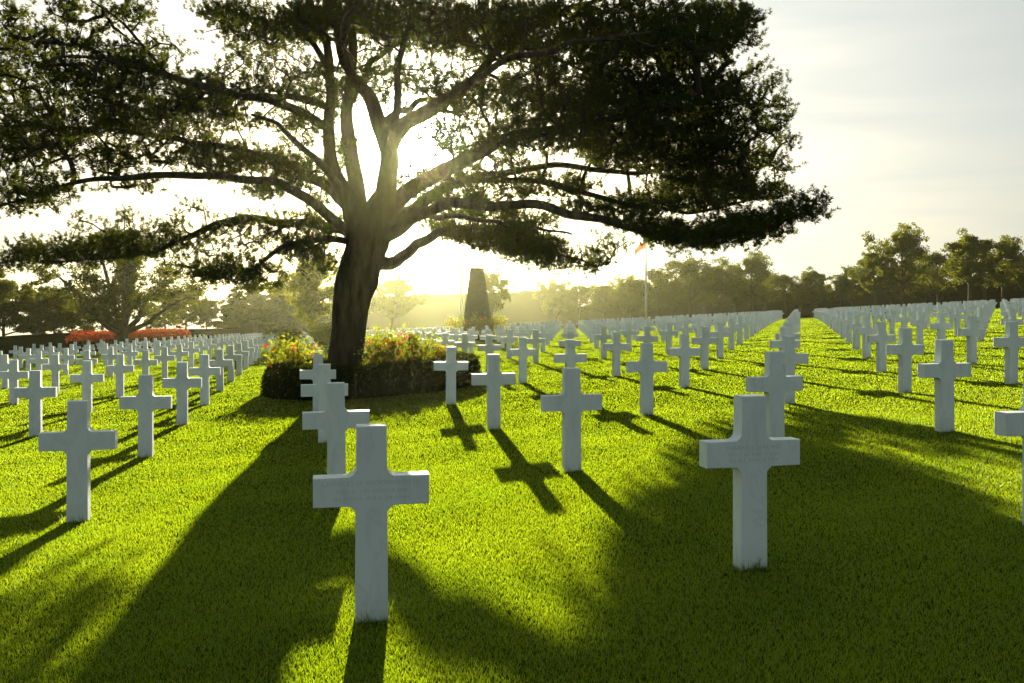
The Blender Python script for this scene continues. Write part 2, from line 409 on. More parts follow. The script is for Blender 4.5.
# ------------------------------------------------------------------ the big pine
def big_pine():
    D0 = 20.5
    base = Vector((P(345, 392, D0).x, D0, 0)); base.z = float(gz(base.x, base.y))
    root = empty('pine_tree', base)
    tag(root, 'huge spreading pine with the low sun behind its trunk, rising from the hedged bed', 'tree')
    def w(px, py, dd): return P(px, py, D0 + dd)
    loc = lambda pts: [p - base for p in pts]
    skel = []          # world nodes
    def limb(name, spec, seg=12, rough=.10, step=.16):
        pts = [(w(x, y, d), r) for x, y, d, r in spec]
        c = catmull(pts, step)
        if name == 'limb':   # gnarl the limbs a little
            L = len(c)
            c = [(p + Vector((mnoise.noise(p * 1.1), mnoise.noise(p * 1.1 + Vector((9, 0, 0))), mnoise.noise(p * 1.1 + Vector((0, 9, 0))))) * .14 * min(1, i / 6), r) for i, (p, r) in enumerate(c)]
        mb = MB(); mb.tube(loc([p for p, _ in c]), [max(r, .008) for _, r in c], seg, True, rough, random.random() * 9)
        link(name, mb.mesh(name, True), M['bark'], root)
        s0 = 3 if name == 'limb' else 30
        for i in range(s0, len(c)):
            if c[i][1] < .20: skel.append(c[i][0])
        return c
    limb('trunk', [(343, 400, 0, .60), (344, 391, 0, .53), (344, 375, 0, .43), (346, 345, 0, .385), (350, 310, 0, .39), (356, 280, 0, .43), (362, 258, 0, .47), (369, 236, 0, .46), (378, 215, 0, .33), (386, 195, .1, .27)], 72, .20, .07)
    LB = [
     # upright stems
     [(366, 250, -.1, .34), (358, 225, -.1, .30), (349, 200, -.1, .24), (339, 180, -.2, .20), (331, 150, -.3, .17), (328, 120, -.3, .15), (333, 85, -.2, .14), (327, 45, 0, .11), (312, 0, .3, .09), (300, -70, .6, .04)],
     [(356, 222, .1, .24), (357, 190, .3, .20), (352, 150, .5, .19), (349, 110, .6, .17), (355, 70, .8, .15), (352, 20, 1, .12), (345, -60, 1.4, .06), (348, -130, 1.6, .02)],
     [(378, 222, 0, .30), (387, 195, 0, .27), (389, 165, 0, .25), (384, 132, .1, .22), (368, 100, .1, .18), (350, 68, 0, .15), (338, 20, -.3, .12), (330, -50, -.6, .05)],
     [(388, 160, 0, .15), (394, 128, -.2, .12), (399, 100, -.4, .11), (401, 60, -.6, .09), (408, 10, -1, .07), (415, -80, -1.2, .03)],
     [(387, 168, 0, .20), (392, 143, .05, .19), (402, 129, .1, .185), (420, 118, .3, .17), (450, 100, .5, .16), (474, 82, .7, .15), (498, 48, .9, .12), (550, 18, 1.3, .09), (620, -10, 1.8, .05)],
     [(388, 132, 0, .13), (415, 112, -.8, .11), (450, 95, -1.6, .10), (505, 62, -2.5, .08), (570, 45, -3.2, .06), (650, 30, -3.8, .03)],
     # right boughs
     [(380, 225, 0, .26), (398, 205, -.2, .22), (425, 183, -.4, .20), (455, 162, -.7, .19), (505, 142, -1.1, .16), (560, 128, -1.4, .13), (620, 112, -1.8, .10), (690, 95, -2.2, .06), (745, 80, -2.6, .02)],
     [(384, 222, .2, .20), (410, 208, .7, .16), (445, 188, 1.3, .14), (490, 172, 1.9, .12), (545, 167, 2.3, .10), (610, 172, 2.7, .08), (680, 168, 3.2, .06), (745, 150, 3.8, .03), (780, 130, 4.1, .015)],
     [(380, 240, 0, .20), (405, 226, -.5, .17), (438, 210, -1.0, .15), (485, 203, -1.6, .13), (530, 205, -2.0, .12), (575, 215, -2.4, .11), (640, 228, -2.7, .09), (700, 238, -3, .07), (760, 228, -3.3, .04), (812, 202, -3.5, .015)],
     [(470, 180, 1.4, .10), (520, 180, 1.2, .09), (580, 192, .9, .08), (630, 206, .6, .065), (700, 210, .4, .045), (765, 200, .3, .02)],
     [(376, 262, 0, .20), (396, 262, .6, .17), (418, 246, 1.8, .15), (446, 231, 3.2, .14), (480, 229, 4.2, .12), (515, 238, 4.9, .10), (550, 252, 5.3, .07), (600, 266, 5.6, .03)],
     [(425, 214, .2, .10), (470, 220, 2.5, .08), (520, 226, 4, .06), (570, 235, 5, .03)],
     # left boughs
     [(352, 236, 0, .17), (325, 213, -.5, .14), (290, 190, -1.0, .12), (245, 178, -1.4, .105), (190, 174, -1.9, .09), (130, 177, -2.4, .075), (70, 187, -2.9, .05), (15, 202, -3.2, .03), (-35, 215, -3.5, .015)],
     [(348, 205, 0, .18), (322, 183, .4, .15), (285, 165, .9, .13), (245, 152, 1.3, .11), (195, 143, 1.8, .09), (130, 132, 2.4, .07), (60, 128, 2.9, .04), (-10, 132, 3.4, .02)],
     [(329, 128, -.2, .13), (305, 117, -.8, .12), (268, 102, -1.5, .11), (225, 92, -2.2, .09), (170, 76, -3.0, .07), (110, 62, -3.5, .045), (45, 62, -3.9, .02)],
     [(330, 108, -.1, .10), (295, 98, .6, .09), (245, 95, 1.5, .075), (185, 104, 2.3, .06), (110, 95, 3.0, .045), (30, 85, 3.6, .02)],
     [(352, 232, .1, .16), (320, 224, .4, .14), (275, 221, .7, .12), (238, 220, .9, .11), (208, 228, 1.1, .10), (180, 241, 1.3, .08), (140, 254, 1.5, .06), (75, 262, 1.8, .035), (5, 262, 2.0, .015)],
     [(350, 242, -.1, .11), (325, 239, -.7, .09), (298, 243, -1.3, .075), (272, 258, -1.9, .06), (250, 275, -2.3, .03)],
     [(330, 70, .1, .10), (305, 38, .8, .08), (270, 22, 1.5, .065), (225, 12, 2.2, .02)],
     [(168, 76, -3.0, .055), (148, 50, -3.1, .04), (122, 22, -3.3, .03), (90, 0, -3.4, .015)],
     # boughs coming forward and going back, seen end on
     [(352, 100, .6, .12), (370, 70, 2, .10), (400, 40, 3.6, .07), (440, 20, 5, .03)],
     [(345, 66, 0, .11), (340, 40, -1.6, .09), (350, 10, -3.2, .06), (380, -30, -4.5, .03)],
     [(384, 128, 0, .14), (398, 112, 1.5, .11), (425, 100, 3.2, .08), (470, 95, 4.6, .04)],
     [(340, 185, -.2, .11), (318, 165, -1.8, .09), (290, 135, -3.4, .06), (250, 120, -4.6, .03)],
    ]
    for s in LB: limb('limb', [(x, y, d, r * (.9 if r > .17 else .82)) for x, y, d, r in s])
    # foliage pads (px, py, rx, ry, depth, depth radius, count)
    pads = [
     (70, 48, 62, 36, -2.6, 1.6, 120), (25, 100, 55, 48, 0, 2.6, 170), (120, 92, 75, 40, -1.5, 2.4, 230), (80, 135, 95, 32, 0, 3, 230),
     (180, 118, 62, 34, .5, 2.4, 150), (20, 160, 45, 30, -.5, 2.2, 80), (30, 195, 50, 20, -3, 1.0, 55), (130, 160, 60, 14, .5, 1.8, 50), (110, 180, 60, 14, -2.2, 1, 30),
     (125, 12, 28, 14, -3, 1, 26), (65, 8, 20, 12, -2.5, 1, 18), (8, 45, 26, 34, -1, 1.6, 44), (10, 15, 16, 16, -1, 1.4, 14), (150, 60, 40, 26, -2.6, 1.2, 60),
     (-40, 110, 40, 60, 0, 2.5, 70),
     (250, 165, 70, 20, .9, 1.6, 125), (205, 155, 40, 18, 1, 1.6, 50), (300, 172, 30, 16, .4, 1.2, 44), (210, 95, 36, 22, -1.8, 1.6, 55),
     (265, 28, 68, 24, 1, 1.8, 150), (225, 12, 36, 16, 2, 1.4, 54), (320, 18, 50, 28, 0, 2.5, 120), (270, 75, 60, 28, -.6, 2.2, 62), (235, 112, 60, 22, -.8, 1.8, 50),
     (310, 95, 30, 36, 0, 2.4, 40),
     (80, 252, 82, 15, 1.6, 1.1, 150), (140, 243, 52, 15, 1.4, 1.2, 80), (20, 258, 42, 12, 1.9, .9, 42), (185, 235, 60, 36, .9, 1.4, 46), (120, 225, 50, 14, 1.4, 1, 16),
     (245, 275, 42, 18, -2.1, .9, 66), (275, 235, 60, 24, .2, 1.6, 66), (310, 255, 34, 22, -1, 1.2, 54), (318, 225, 26, 20, .2, 1.3, 26), (205, 270, 34, 16, -1.5, 1.2, 24),
     (360, 22, 60, 30, 0, 3.2, 170), (420, 25, 60, 32, .4, 3.6, 220), (490, 30, 60, 38, .2, 3.4, 280), (560, 40, 65, 44, 0, 3.4, 330), (630, 45, 60, 46, -.4, 3.2, 320),
     (690, 40, 48, 44, -.8, 2.8, 240), (725, 25, 26, 26, -.8, 2, 70), (744, 14, 9, 14, -1, .8, 12),
     (340, 95, 40, 34, .3, 2.6, 50), (410, 85, 50, 26, .5, 3, 74), (470, 92, 46, 24, .3, 3, 84), (530, 95, 50, 30, 0, 3, 170), (600, 100, 60, 34, -.4, 3, 270),
     (670, 108, 55, 36, -.6, 2.8, 260), (725, 95, 34, 22, -1, 2, 76), (715, 130, 44, 26, .6, 2.4, 140), (762, 105, 15, 14, -.6, 1, 18), (765, 128, 16, 18, 1, 1, 22),
     (560, 135, 70, 18, -.9, 2.4, 150), (640, 150, 70, 26, .8, 2.8, 250), (710, 165, 55, 26, 1.4, 2.6, 200), (765, 160, 20, 14, 3, 1.2, 26), (700, 195, 60, 20, .2, 2.4, 160),
     (640, 205, 50, 13, -.6, 2, 60), (755, 190, 34, 14, .8, 1.8, 50), (740, 228, 48, 15, -2.8, 1.3, 130), (690, 238, 50, 12, -2.6, 1.2, 100), (795, 214, 24, 10, -3.4, .6, 34), (812, 203, 9, 8, -3.5, .4, 9),
     (640, 226, 36, 12, -2.4, 1.1, 46), (500, 155, 50, 16, .4, 2.4, 60), (450, 140, 40, 22, .6, 2.6, 50), (430, 185, 40, 24, .4, 1.8, 42), (480, 195, 50, 14, .2, 1.8, 42), (560, 185, 50, 12, 1.6, 1.6, 26),
     (498, 238, 42, 14, 4.6, 1.6, 190), (535, 250, 38, 14, 5.2, 1.6, 170), (462, 233, 26, 9, 3.6, 1.4, 60), (440, 226, 18, 8, 3.2, 1.2, 26), (590, 262, 24, 12, 5.4, .9, 36), (610, 245, 18, 12, 5, .9, 12), (555, 262, 20, 10, 5.2, .9, 34), (480, 212, 50, 12, 4.5, 2, 70), (520, 222, 40, 10, 5, 2, 60),
     (756, 22, 5, 10, -1, .4, 5), (751, 44, 7, 6, -1, .4, 4), (757, 70, 8, 7, -.5, .5, 6), (772, 88, 7, 10, -.5, .5, 8), (778, 106, 9, 6, 0, .5, 6), (784, 122, 8, 8, 1, .5, 7), (787, 145, 8, 9, 2, .5, 7), (781, 170, 10, 5, 3, .5, 6), (776, 186, 9, 4, 3, .5, 4),
     (540, 186, 60, 12, 1.2, 1.6, 44), (470, 176, 34, 12, .8, 1.2, 34), (445, 202, 40, 12, .2, 1.6, 34), (590, 208, 40, 10, -1.5, 1.4, 30), (500, 128, 36, 12, -.4, 1.6, 40), (455, 112, 30, 16, .4, 1.8, 30), (345, 150, 22, 30, .6, 1.6, 22), (300, 130, 34, 18, -.6, 1.6, 30), (372, 70, 34, 24, .2, 2, 30), (270, 190, 46, 8, -1, 1, 26), (330, 190, 22, 16, .8, 1.2, 18),
     # out of the picture, above
     (340, -50, 120, 50, 0, 3.5, 170), (480, -50, 130, 45, 0, 3.5, 200), (620, -30, 90, 35, 0, 3, 130), (400, -110, 110, 35, 0, 2.6, 90),
    ]
    A = []
    for px, py, rx, ry, d, dr, c in pads:
        c = int(c * (.85 if px < 200 and py < 190 else .95 if (330 < px < 600 and -10 < py < 150) else 1.1))
        q = rand_unit(c) * (rng.uniform(0, 1, c)[:, None] ** (1 / 2.4))
        for u in q: A.append(w(px + u[0] * rx, py + u[1] * ry, d + u[2] * dr))
    A = np.array([tuple(a) for a in A])
    S = np.array([tuple(s) for s in skel]); ns = len(S); na = len(A)
    nodes = np.concatenate([S, A]); parent = -np.ones(ns + na, int)
    best = np.full(na, 1e9); bi = np.zeros(na, int); plen = np.zeros(ns + na)
    for s in range(0, ns, 400):
        d = np.linalg.norm(A[:, None, :] - S[None, s:s + 400, :], axis=2); j = d.argmin(1); dm = d[np.arange(na), j]
        u = dm < best; best[u] = dm[u]; bi[u] = s + j[u]
    done = np.zeros(na, bool); order = []
    for _ in range(na):
        k = int(np.where(done, 1e9, best).argmin()); done[k] = True; order.append(k)
        parent[ns + k] = bi[k]; plen[ns + k] = plen[bi[k]] + np.linalg.norm(A[k] - nodes[bi[k]])
        d = np.linalg.norm(A - A[k], axis=1) + .18 * plen[ns + k]
        u = (d < best) & ~done; best[u] = d[u]; bi[u] = ns + k
    cnt = np.ones(ns + na)
    for k in order[::-1]: cnt[parent[ns + k]] += cnt[ns + k]
    b3 = np.array(tuple(base)); mb = MB()
    for k in order:
        p, q = nodes[parent[ns + k]], nodes[ns + k]
        r1 = .007 + .0055 * math.sqrt(cnt[ns + k]); L = np.linalg.norm(q - p)
        r0 = r1 * 1.15
        if L > .35:
            mid = (p + q) / 2 + rng.normal(0, .07, 3) * min(L, 1.5); pts = [p - b3, mid - b3, q - b3]; rr = [r0, (r0 + r1) / 2, r1]
        else: pts = [p - b3, q - b3]; rr = [r0, r1]
        mb.tube(pts, rr, 4, False)
    link('twigs', mb.mesh('twigs', True), M['bark'], root)
    # needles: brush-like shoots round every twig node
    ns_ = 5
    C = np.repeat(A, ns_, 0); par = np.repeat(nodes[parent[ns:ns + na]], ns_, 0)
    dirp = C - par; dirp /= np.linalg.norm(dirp, axis=1, keepdims=True) + 1e-6
    off = rand_unit(len(C)) * rng.uniform(.05, .36, (len(C), 1)); off[:, 2] *= .55
    C = C + off
    ax = dirp * .45 + rand_unit(len(C)) * .50 + np.array([0, 0, .65]); ax /= np.linalg.norm(ax, axis=1, keepdims=True)
    Ls = rng.uniform(.09, .20, len(C))
    nn = 36
    Cn = np.repeat(C, nn, 0); an = np.repeat(ax, nn, 0); ln = np.repeat(Ls, nn)
    t = rng.uniform(0, 1, len(Cn))
    st = Cn + an * (t * ln)[:, None]
    dr = rand_unit(len(Cn)); dr = dr - an * (dr * an).sum(1, keepdims=True); dr /= np.linalg.norm(dr, axis=1, keepdims=True) + 1e-6
    nd = dr * .9 + an * .35; nd /= np.linalg.norm(nd, axis=1, keepdims=True)
    nl = rng.uniform(.07, .105, len(Cn)) * (1 - .25 * t)
    sd = np.cross(nd, rand_unit(len(Cn))); sd /= np.linalg.norm(sd, axis=1, keepdims=True) + 1e-6
    wv = .0075
    V = np.stack([st - sd * wv, st + sd * wv, st + nd * nl[:, None]], 1).reshape(-1, 3) - b3
    link('crown', np_mesh('pine_needles', V, np.arange(len(V)).reshape(-1, 3)), M['needle'], root)
big_pine()

# ------------------------------------------------------------------ bed with hedge and roses
def bed():
    cx, cy, rx, ry = BED
    # soil
    n = 48; mb = MB(); V = []; 
    for rr in (0, .5, .9):
        for k in range(n):
            a = 2 * math.pi * k / n; x = cx + math.cos(a) * rx * rr; y = cy + math.sin(a) * ry * rr
            V.append((x, y, float(gz(x, y)) + .10 + (.05 if rr < .6 else 0)))
    Fc = [(k, (k + 1) % n, n + (k + 1) % n, n + k) for k in range(n)] + [(n + k, n + (k + 1) % n, 2 * n + (k + 1) % n, 2 * n + k) for k in range(n)]
    mb.add(V, Fc); tag(link('flower_bed_soil', mb.mesh('soil', True), M['soil']), kind='structure')
    # clipped hedge ring
    root = empty('box_hedge', (cx, cy, float(gz(cx, cy))))
    tag(root, 'low dark clipped hedge ringing the rose bed at the foot of the big pine', 'hedge')
    n = 160; prof = []
    hw, hh = .46, .60
    for k in range(13):
        a = math.pi * k / 12; prof.append((math.copysign(abs(math.cos(a))**.55, math.cos(a)) * hw, math.sin(a)**.55 * hh))
    V = []; r0x, r0y = rx - .42, ry - .42
    for i in range(n):
        a = 2 * math.pi * i / n
        for (u, v) in prof:
            x = cx + math.cos(a) * (r0x + u); y = cy + math.sin(a) * (r0y + u)
            k = 1 + .07 * mnoise.noise(Vector((x * 1.7, y * 1.7, v * 2)))
            V.append((x, y, float(gz(x, y)) - .02 + v * k))
    V = np.array(V); m = len(prof)
    Q = np.array([(i * m + j, ((i + 1) % n) * m + j, ((i + 1) % n) * m + j + 1, i * m + j + 1) for i in range(n) for j in range(m - 1)])
    lo = np.array([cx, cy, float(gz(cx, cy))])
    link('hedge_body', np_mesh('hedge_body', V - lo, Q, True), M['core'], root)
    N_ = 60000; q = rng.integers(0, len(Q), N_); s, t = rng.uniform(0, 1, (2, N_, 1))
    Pq = (V[Q[q, 0]] * (1 - s) + V[Q[q, 1]] * s) * (1 - t) + (V[Q[q, 3]] * (1 - s) + V[Q[q, 2]] * s) * t
    Pq += rand_unit(N_) * rng.uniform(0, .085, (N_, 1)) + np.array([0, 0, .02])
    V2, T2 = leaves(Pq, .034); link('foliage', np_mesh('hedge_leaves', V2 - lo, T2), M['boxleaf'], root)
bed()

def bush_meshes(kind, h, r, flower, seed, nl=1500, nf=14, lsize=.035):
    """stems, foliage, blooms of one shrub around the origin"""
    rs = random.Random(seed); st = MB(); tips = []
    for k in range(9):
        a = rs.uniform(0, 6.28); rr = rs.uniform(.2, 1) * r; hh = h * rs.uniform(.65, 1.0)
        pts = [(0.03 * math.cos(a), .03 * math.sin(a), 0), (rr * .4 * math.cos(a), rr * .4 * math.sin(a), hh * .5), (rr * math.cos(a + .2), rr * math.sin(a + .2), hh)]
        st.tube(pts, [.009, .007, .003], 5, False); tips.append(np.array(pts[2])); tips.append(np.array(pts[1]) + [0, 0, .05])
    tips = np.array(tips); C = tips[rng.integers(0, len(tips), nl)] + rng.normal(0, 1, (nl, 3)) * np.array([r * .24, r * .24, h * .13])
    C[:, 2] = np.clip(C[:, 2], .08, None)
    V, T = leaves(C, lsize)
    Fv, Ft = [], []; o = 0
    for k in range(nf):
        c = tips[rs.randrange(0, len(tips))] + rng.normal(0, 1, 3) * np.array([r * .2, r * .2, h * .1])
        V3, T3 = leaves(c + rand_unit(16) * .028, .032); Fv.append(V3); Ft.append(T3 + o); o += len(V3)
    return st.mesh('stems', True), np_mesh('leaves', V, T), (np_mesh('blooms', np.concatenate(Fv), np.concatenate(Ft)) if nf else None)
rose_var = [bush_meshes('rose', .95, .38, 'red', 3 + i, 620, 16, .046) for i in range(4)]
def rose(x, y, sc_, var, petal, label, group):
    z = float(gz(x, y)) + (.12 if y < 30 else 0)
    r = empty('rose_bush', (x, y, z), random.uniform(0, 6)); r.scale = (sc_,) * 3
    tag(r, label, 'rose bush', group)
    s, l, f = rose_var[var % 4]
    link('stems', s, M['bark'], r); link('foliage', l, M['roseleaf'], r)
    f2 = f.copy(); f2.materials.clear(); link('blooms', f2, M[petal], r)
G1 = 'rose bushes in the hedged bed'
for i, (px, D, s, pet, lab) in enumerate([
    (281, 20.6, 1.02, 'petal_red', 'rose bush with a red bloom at the left end of the hedged bed'),
    (296, 20.0, .95, 'petal_pink', 'rose bush behind the left part of the hedge, beside the red one'),
    (306, 21.8, .9, 'petal_pink', 'pale rose bush close to the left side of the pine trunk'),
    (371, 20.4, .95, 'petal_pink', 'pink rose bush just right of the pine trunk'),
    (383, 21.6, 1.1, 'petal_red', 'rose bush with scattered red blooms, second right of the trunk'),
    (391, 20.0, 1.05, 'petal_red', 'tallest red-tipped rose bush in the bed'),
    (404, 21.2, .95, 'petal_pink', 'yellow green rose bush in the middle right of the bed'),
    (414, 20.2, 1.08, 'petal_pink', 'tall bright green rose bush toward the right of the bed'),
    (428, 20.8, .9, 'petal_pink', 'small rose bush near the right end of the bed'),
    (440, 20.4, .72, 'petal_red', 'lowest rose bush at the far right end of the bed')]):
    rose((px - 512) / F * D, D, s, i, pet, lab, G1)

# ------------------------------------------------------------------ clipped topiary with its flowers
def cards_on(V, Q, N_, jit, size, areaw=True):
    A = np.linalg.norm(np.cross(V[Q[:, 1]] - V[Q[:, 0]], V[Q[:, 3]] - V[Q[:, 0]]), axis=1); p = A / A.sum()
    q = rng.choice(len(Q), N_, p=p); s, t = rng.uniform(0, 1, (2, N_, 1))
    C = (V[Q[q, 0]] * (1 - s) + V[Q[q, 1]] * s) * (1 - t) + (V[Q[q, 3]] * (1 - s) + V[Q[q, 2]] * s) * t
    C += rand_unit(N_) * rng.uniform(0, jit, (N_, 1)); return leaves(C, size)
def frustum(w0, d0, w1, d1, h, nseg=6):
    V, Q = [], []
    for i in range(nseg + 1):
        t = i / nseg; w = w0 + (w1 - w0) * t; d = d0 + (d1 - d0) * t
        V += [(-w / 2, -d / 2, h * t), (w / 2, -d / 2, h * t), (w / 2, d / 2, h * t), (-w / 2, d / 2, h * t)]
    for i in range(nseg):
        for k in range(4): Q.append((i * 4 + k, i * 4 + (k + 1) % 4, (i + 1) * 4 + (k + 1) % 4, (i + 1) * 4 + k))
    Q.append((nseg * 4, nseg * 4 + 1, nseg * 4 + 2, nseg * 4 + 3)); return np.array(V, float), np.array(Q)
zt = float(gz(TOPX, TOPY))
root = empty('topiary', (TOPX, TOPY, zt), .1)
tag(root, 'tall dark topiary clipped to a flat-topped pyramid, rising among the crosses', 'topiary')
V, Q = frustum(2.0, 2.0, .72, .72, 4.75)
link('hedge_body', np_mesh('t', V * .97, Q), M['core'], root)
Vl, Tl = cards_on(V, Q, 40000, .08, .06); link('foliage', np_mesh('t', Vl, Tl), M['boxleaf'], root)
for i, (dx, dy, pet, lab) in enumerate([(-1.45, -.8, 'petal_pink', 'small orange-flowered bush at the left foot of the pyramid topiary'), (-.7, -1.5, 'petal_red', 'small red-flowered bush in front of the left of the pyramid topiary'),
    (.2, -1.5, 'petal_pink', 'small flowering bush centred before the pyramid topiary'), (.9, -1.4, 'petal_red', 'small red-flowered bush in front of the right of the pyramid topiary'), (1.5, -.7, 'petal_pink', 'small orange-flowered bush at the right foot of the pyramid topiary')]):
    rose(TOPX + dx, TOPY + dy, 1.5, i, pet, lab, 'flowering bushes round the topiary')

# ------------------------------------------------------------------ background trees
def bg_tree(kind, seed, H, Wd, leafmat, nl=26000, lsize=.17):
    """trunk and crown meshes, base at the origin, H metres tall, Wd wide"""
    rs = np.random.default_rng(seed); mb = MB(); cl = []
    trunk_top = H * (.80 if kind != 'shrub' else .5)
    lean = rs.normal(0, .03, 2)
    tp = [Vector((lean[0] * z * z / H, lean[1] * z * z / H, z)) for z in np.linspace(-.2, trunk_top, 9)]
    r0 = H * .024
    mb.tube(tp, [r0 * (1.25 if i == 0 else 1) * (1 - .10 * i) for i in range(9)], 9, True, .12, seed)
    nb = 16 if kind == 'pine' else 15
    if kind == 'spread':
        mb = MB(); nb = 0
        mb.tube([Vector((0, 0, -.2)), Vector((.05, 0, .5)), Vector((.1, 0, H * .13)), Vector((.15, 0, H * .2))], [.62, .50, .46, .40], 12, True, .15, seed)
        fork = Vector((.12, 0, H * .16))
        for k in range(13):
            a = k * 2.4 + rs.uniform(-.3, .3); reach = Wd / 2 * rs.uniform(.45, 1.0) * (1 if k < 9 else .4); top = H * (rs.uniform(.40, .72) if k < 9 else rs.uniform(.8, .95))
            e = Vector((math.cos(a) * reach, math.sin(a) * reach, top)); m1 = fork.lerp(e, .35) + Vector((0, 0, -.03 * H)); m2 = fork.lerp(e, .7) + Vector(rs.normal(0, .25, 3)) + Vector((0, 0, .02 * H))
            mb.tube([fork, m1, m2, e], [.26, .19, .12, .04], 6, False, .1, k)
            for f in (.45, .6, .75, .9, 1.02, 1.1):
                for j in range(3):
                    c = fork.lerp(e, f) + Vector(rs.normal(0, .55, 3)); c.z += .3; cl.append((c, .95 * rs.uniform(.6, 1.25)))
        tp = [Vector((0, 0, H * .82))] * 9
    for k in range(nb):
        t = .28 + .70 * (k + rs.uniform(0, .8)) / nb; z = t * trunk_top; a = k * 2.4 + rs.uniform(-.5, .5)
        i = min(8, int(z / trunk_top * 8)); p0 = tp[i]; p0 = Vector((p0.x, p0.y, z))
        if kind == 'pine':
            L = Wd / 2 * (1.05 - .55 * abs(t - .5) * 2) * rs.uniform(.7, 1.1); up = rs.uniform(.12, .4)
        elif kind == 'cone': L = Wd / 2 * (1.1 - t) * rs.uniform(.85, 1.1); up = .05
        else: L = Wd / 2 * math.sin(math.pi * min(1, .25 + .72 * t)) * rs.uniform(.65, 1.1) ; up = rs.uniform(.3, .8)
        d = Vector((math.cos(a), math.sin(a), up)); pts = [p0, p0 + d * L * .4 + Vector((0, 0, .03 * L)), p0 + d * L * .75 + Vector(rs.normal(0, .05 * L, 3)), p0 + d * L * .98 + Vector((0, 0, .10 * L))]
        rr = r0 * (.5 - .25 * t); mb.tube(pts, [rr, rr * .75, rr * .45, rr * .15], 5, False)
        for f in (.4, .6, .8, 1.0):
            for j in range(2 if kind == 'pine' else 3):
                c = pts[0].lerp(pts[3], f) + Vector(rs.normal(0, .11 * L + .12, 3)); c.z += .25
                cl.append((c, (.16 * Wd * rs.uniform(.5, 1.0)) * (.62 if kind == 'pine' else .62)))
    for j in range(5): cl.append((tp[-1] + Vector(rs.normal(0, .05 * Wd, 3)) + Vector((0, 0, H * .10 * (j / 4))), .08 * Wd))
    C = np.array([tuple(c) for c, _ in cl]); R = np.array([r for _, r in cl]); w = R**2 / (R**2).sum()
    q = rs.choice(len(C), nl, p=w); u = rand_unit(nl) * (rng.uniform(0, 1, (nl, 1))**.45)
    u[:, 2] *= (.42 if kind in ('pine', 'spread') else .75)
    Pp = C[q] + u * R[q][:, None]
    # break up the edge with noise
    k = np.array([mnoise.noise(Vector(p) * (9.0 / Wd)) for p in Pp]); k2 = np.array([mnoise.noise(Vector(p) * (26.0 / Wd) + Vector((7, 3, 1))) for p in Pp]); Pp = Pp[(k > -.2) & (k2 > -.24)]
    Pp = Pp[Pp[:, 2] > H * .10]
    V, T = leaves(Pp, lsize)
    return mb.mesh('trunk', True), np_mesh('crown', V, T), leafmat, H
TV = [bg_tree('oak', 11, 12, 11, 'leaf'), bg_tree('oak', 12, 12, 10, 'leaf_dark'), bg_tree('oak', 13, 12, 9, 'leaf'), bg_tree('pine', 14, 10, 11, 'leaf_dark'),
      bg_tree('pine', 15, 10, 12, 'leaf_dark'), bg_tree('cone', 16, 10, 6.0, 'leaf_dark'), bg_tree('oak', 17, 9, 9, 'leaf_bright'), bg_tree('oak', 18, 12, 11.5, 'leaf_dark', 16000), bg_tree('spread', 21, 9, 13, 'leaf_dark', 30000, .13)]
def tree(name, v, px, D, top, wid, label, group=None, matk=None, rot=None, base=None):
    """a tree whose foot stands on the ground at the given bearing and distance"""
    x = (px - 512) / F * D; z = float(gz(x, D))
    h = HC + (HY - top) / F * D - z
    t, c, lm, H = TV[v]
    s = h / (H * (1.04 if v not in (3, 4) else .98)); r = empty(name, (x, D, z), random.uniform(0, 6.28) if rot is None else rot)
    r.scale = (s * wid, s * wid, s)
    tag(r, label, 'tree', group)
    link('trunk', t, M['bark_far'], r); link('crown', c, M[lm], r)
    return r
GR = 'broadleaf trees in the wood behind the right rows'
right = [(1052, 118, 228, 1, 1.0), (1003, 126, 232, 0, .9), (970, 122, 221, 2, 1.05), (938, 135, 243, 7, .9), (903, 124, 219, 0, .85), (876, 128, 240, 2, .9), (852, 140, 260, 1, .95)]
for i, (px, D, top, v, wd) in enumerate(right):
    tree('broadleaf_tree', v, px, D, top, wd, ['dark broadleaf tree at the far right picture edge', 'full dark tree second from the right edge behind the crosses', 'tall open-crowned tree near the right edge, sky showing through its top',
        'lower dark tree between the two tall right-hand trees', 'tallest pointed broadleaf tree of the right-hand group', 'bushy tree leaning against the left of the tallest right-hand tree', 'small tree at the left end of the right-hand group'][i], GR)
mid = [(812, 150, 262, 2, 1.1), (786, 155, 268, 7, 1.2), (752, 146, 248, 0, 1.0), (722, 150, 256, 1, 1.1), (690, 148, 250, 7, 1.1), (658, 158, 262, 1, 1.2), (630, 170, 272, 0, 1.2), (604, 182, 277, 2, 1.2), (580, 195, 279, 7, 1.2), (556, 205, 276, 0, 1.1)]
nm = ['first', 'second', 'third', 'fourth', 'fifth', 'sixth', 'seventh', 'eighth', 'ninth', 'tenth']
for i, (px, D, top, v, wd) in enumerate(mid):
    tree('broadleaf_tree', v, px, D, top, wd, f'{nm[i]} tree of the hazy middle tree line, counting leftward from the right-hand group', 'trees in the hazy middle tree line')
back = [(1030, 150, 250), (985, 155, 252), (925, 160, 262), (890, 158, 258), (840, 170, 275), (800, 175, 280), (765, 170, 268), (735, 175, 272), (705, 172, 266), (673, 178, 272), (645, 190, 280), (616, 205, 284)]
for i, (px, D, top) in enumerate(back):
    tree('broadleaf_tree', (1, 7, 0)[i % 3], px, D, top, 1.5, f'{ordn(i + 1)} tree from the right in the dense rear rank', 'trees in the dense rear rank')
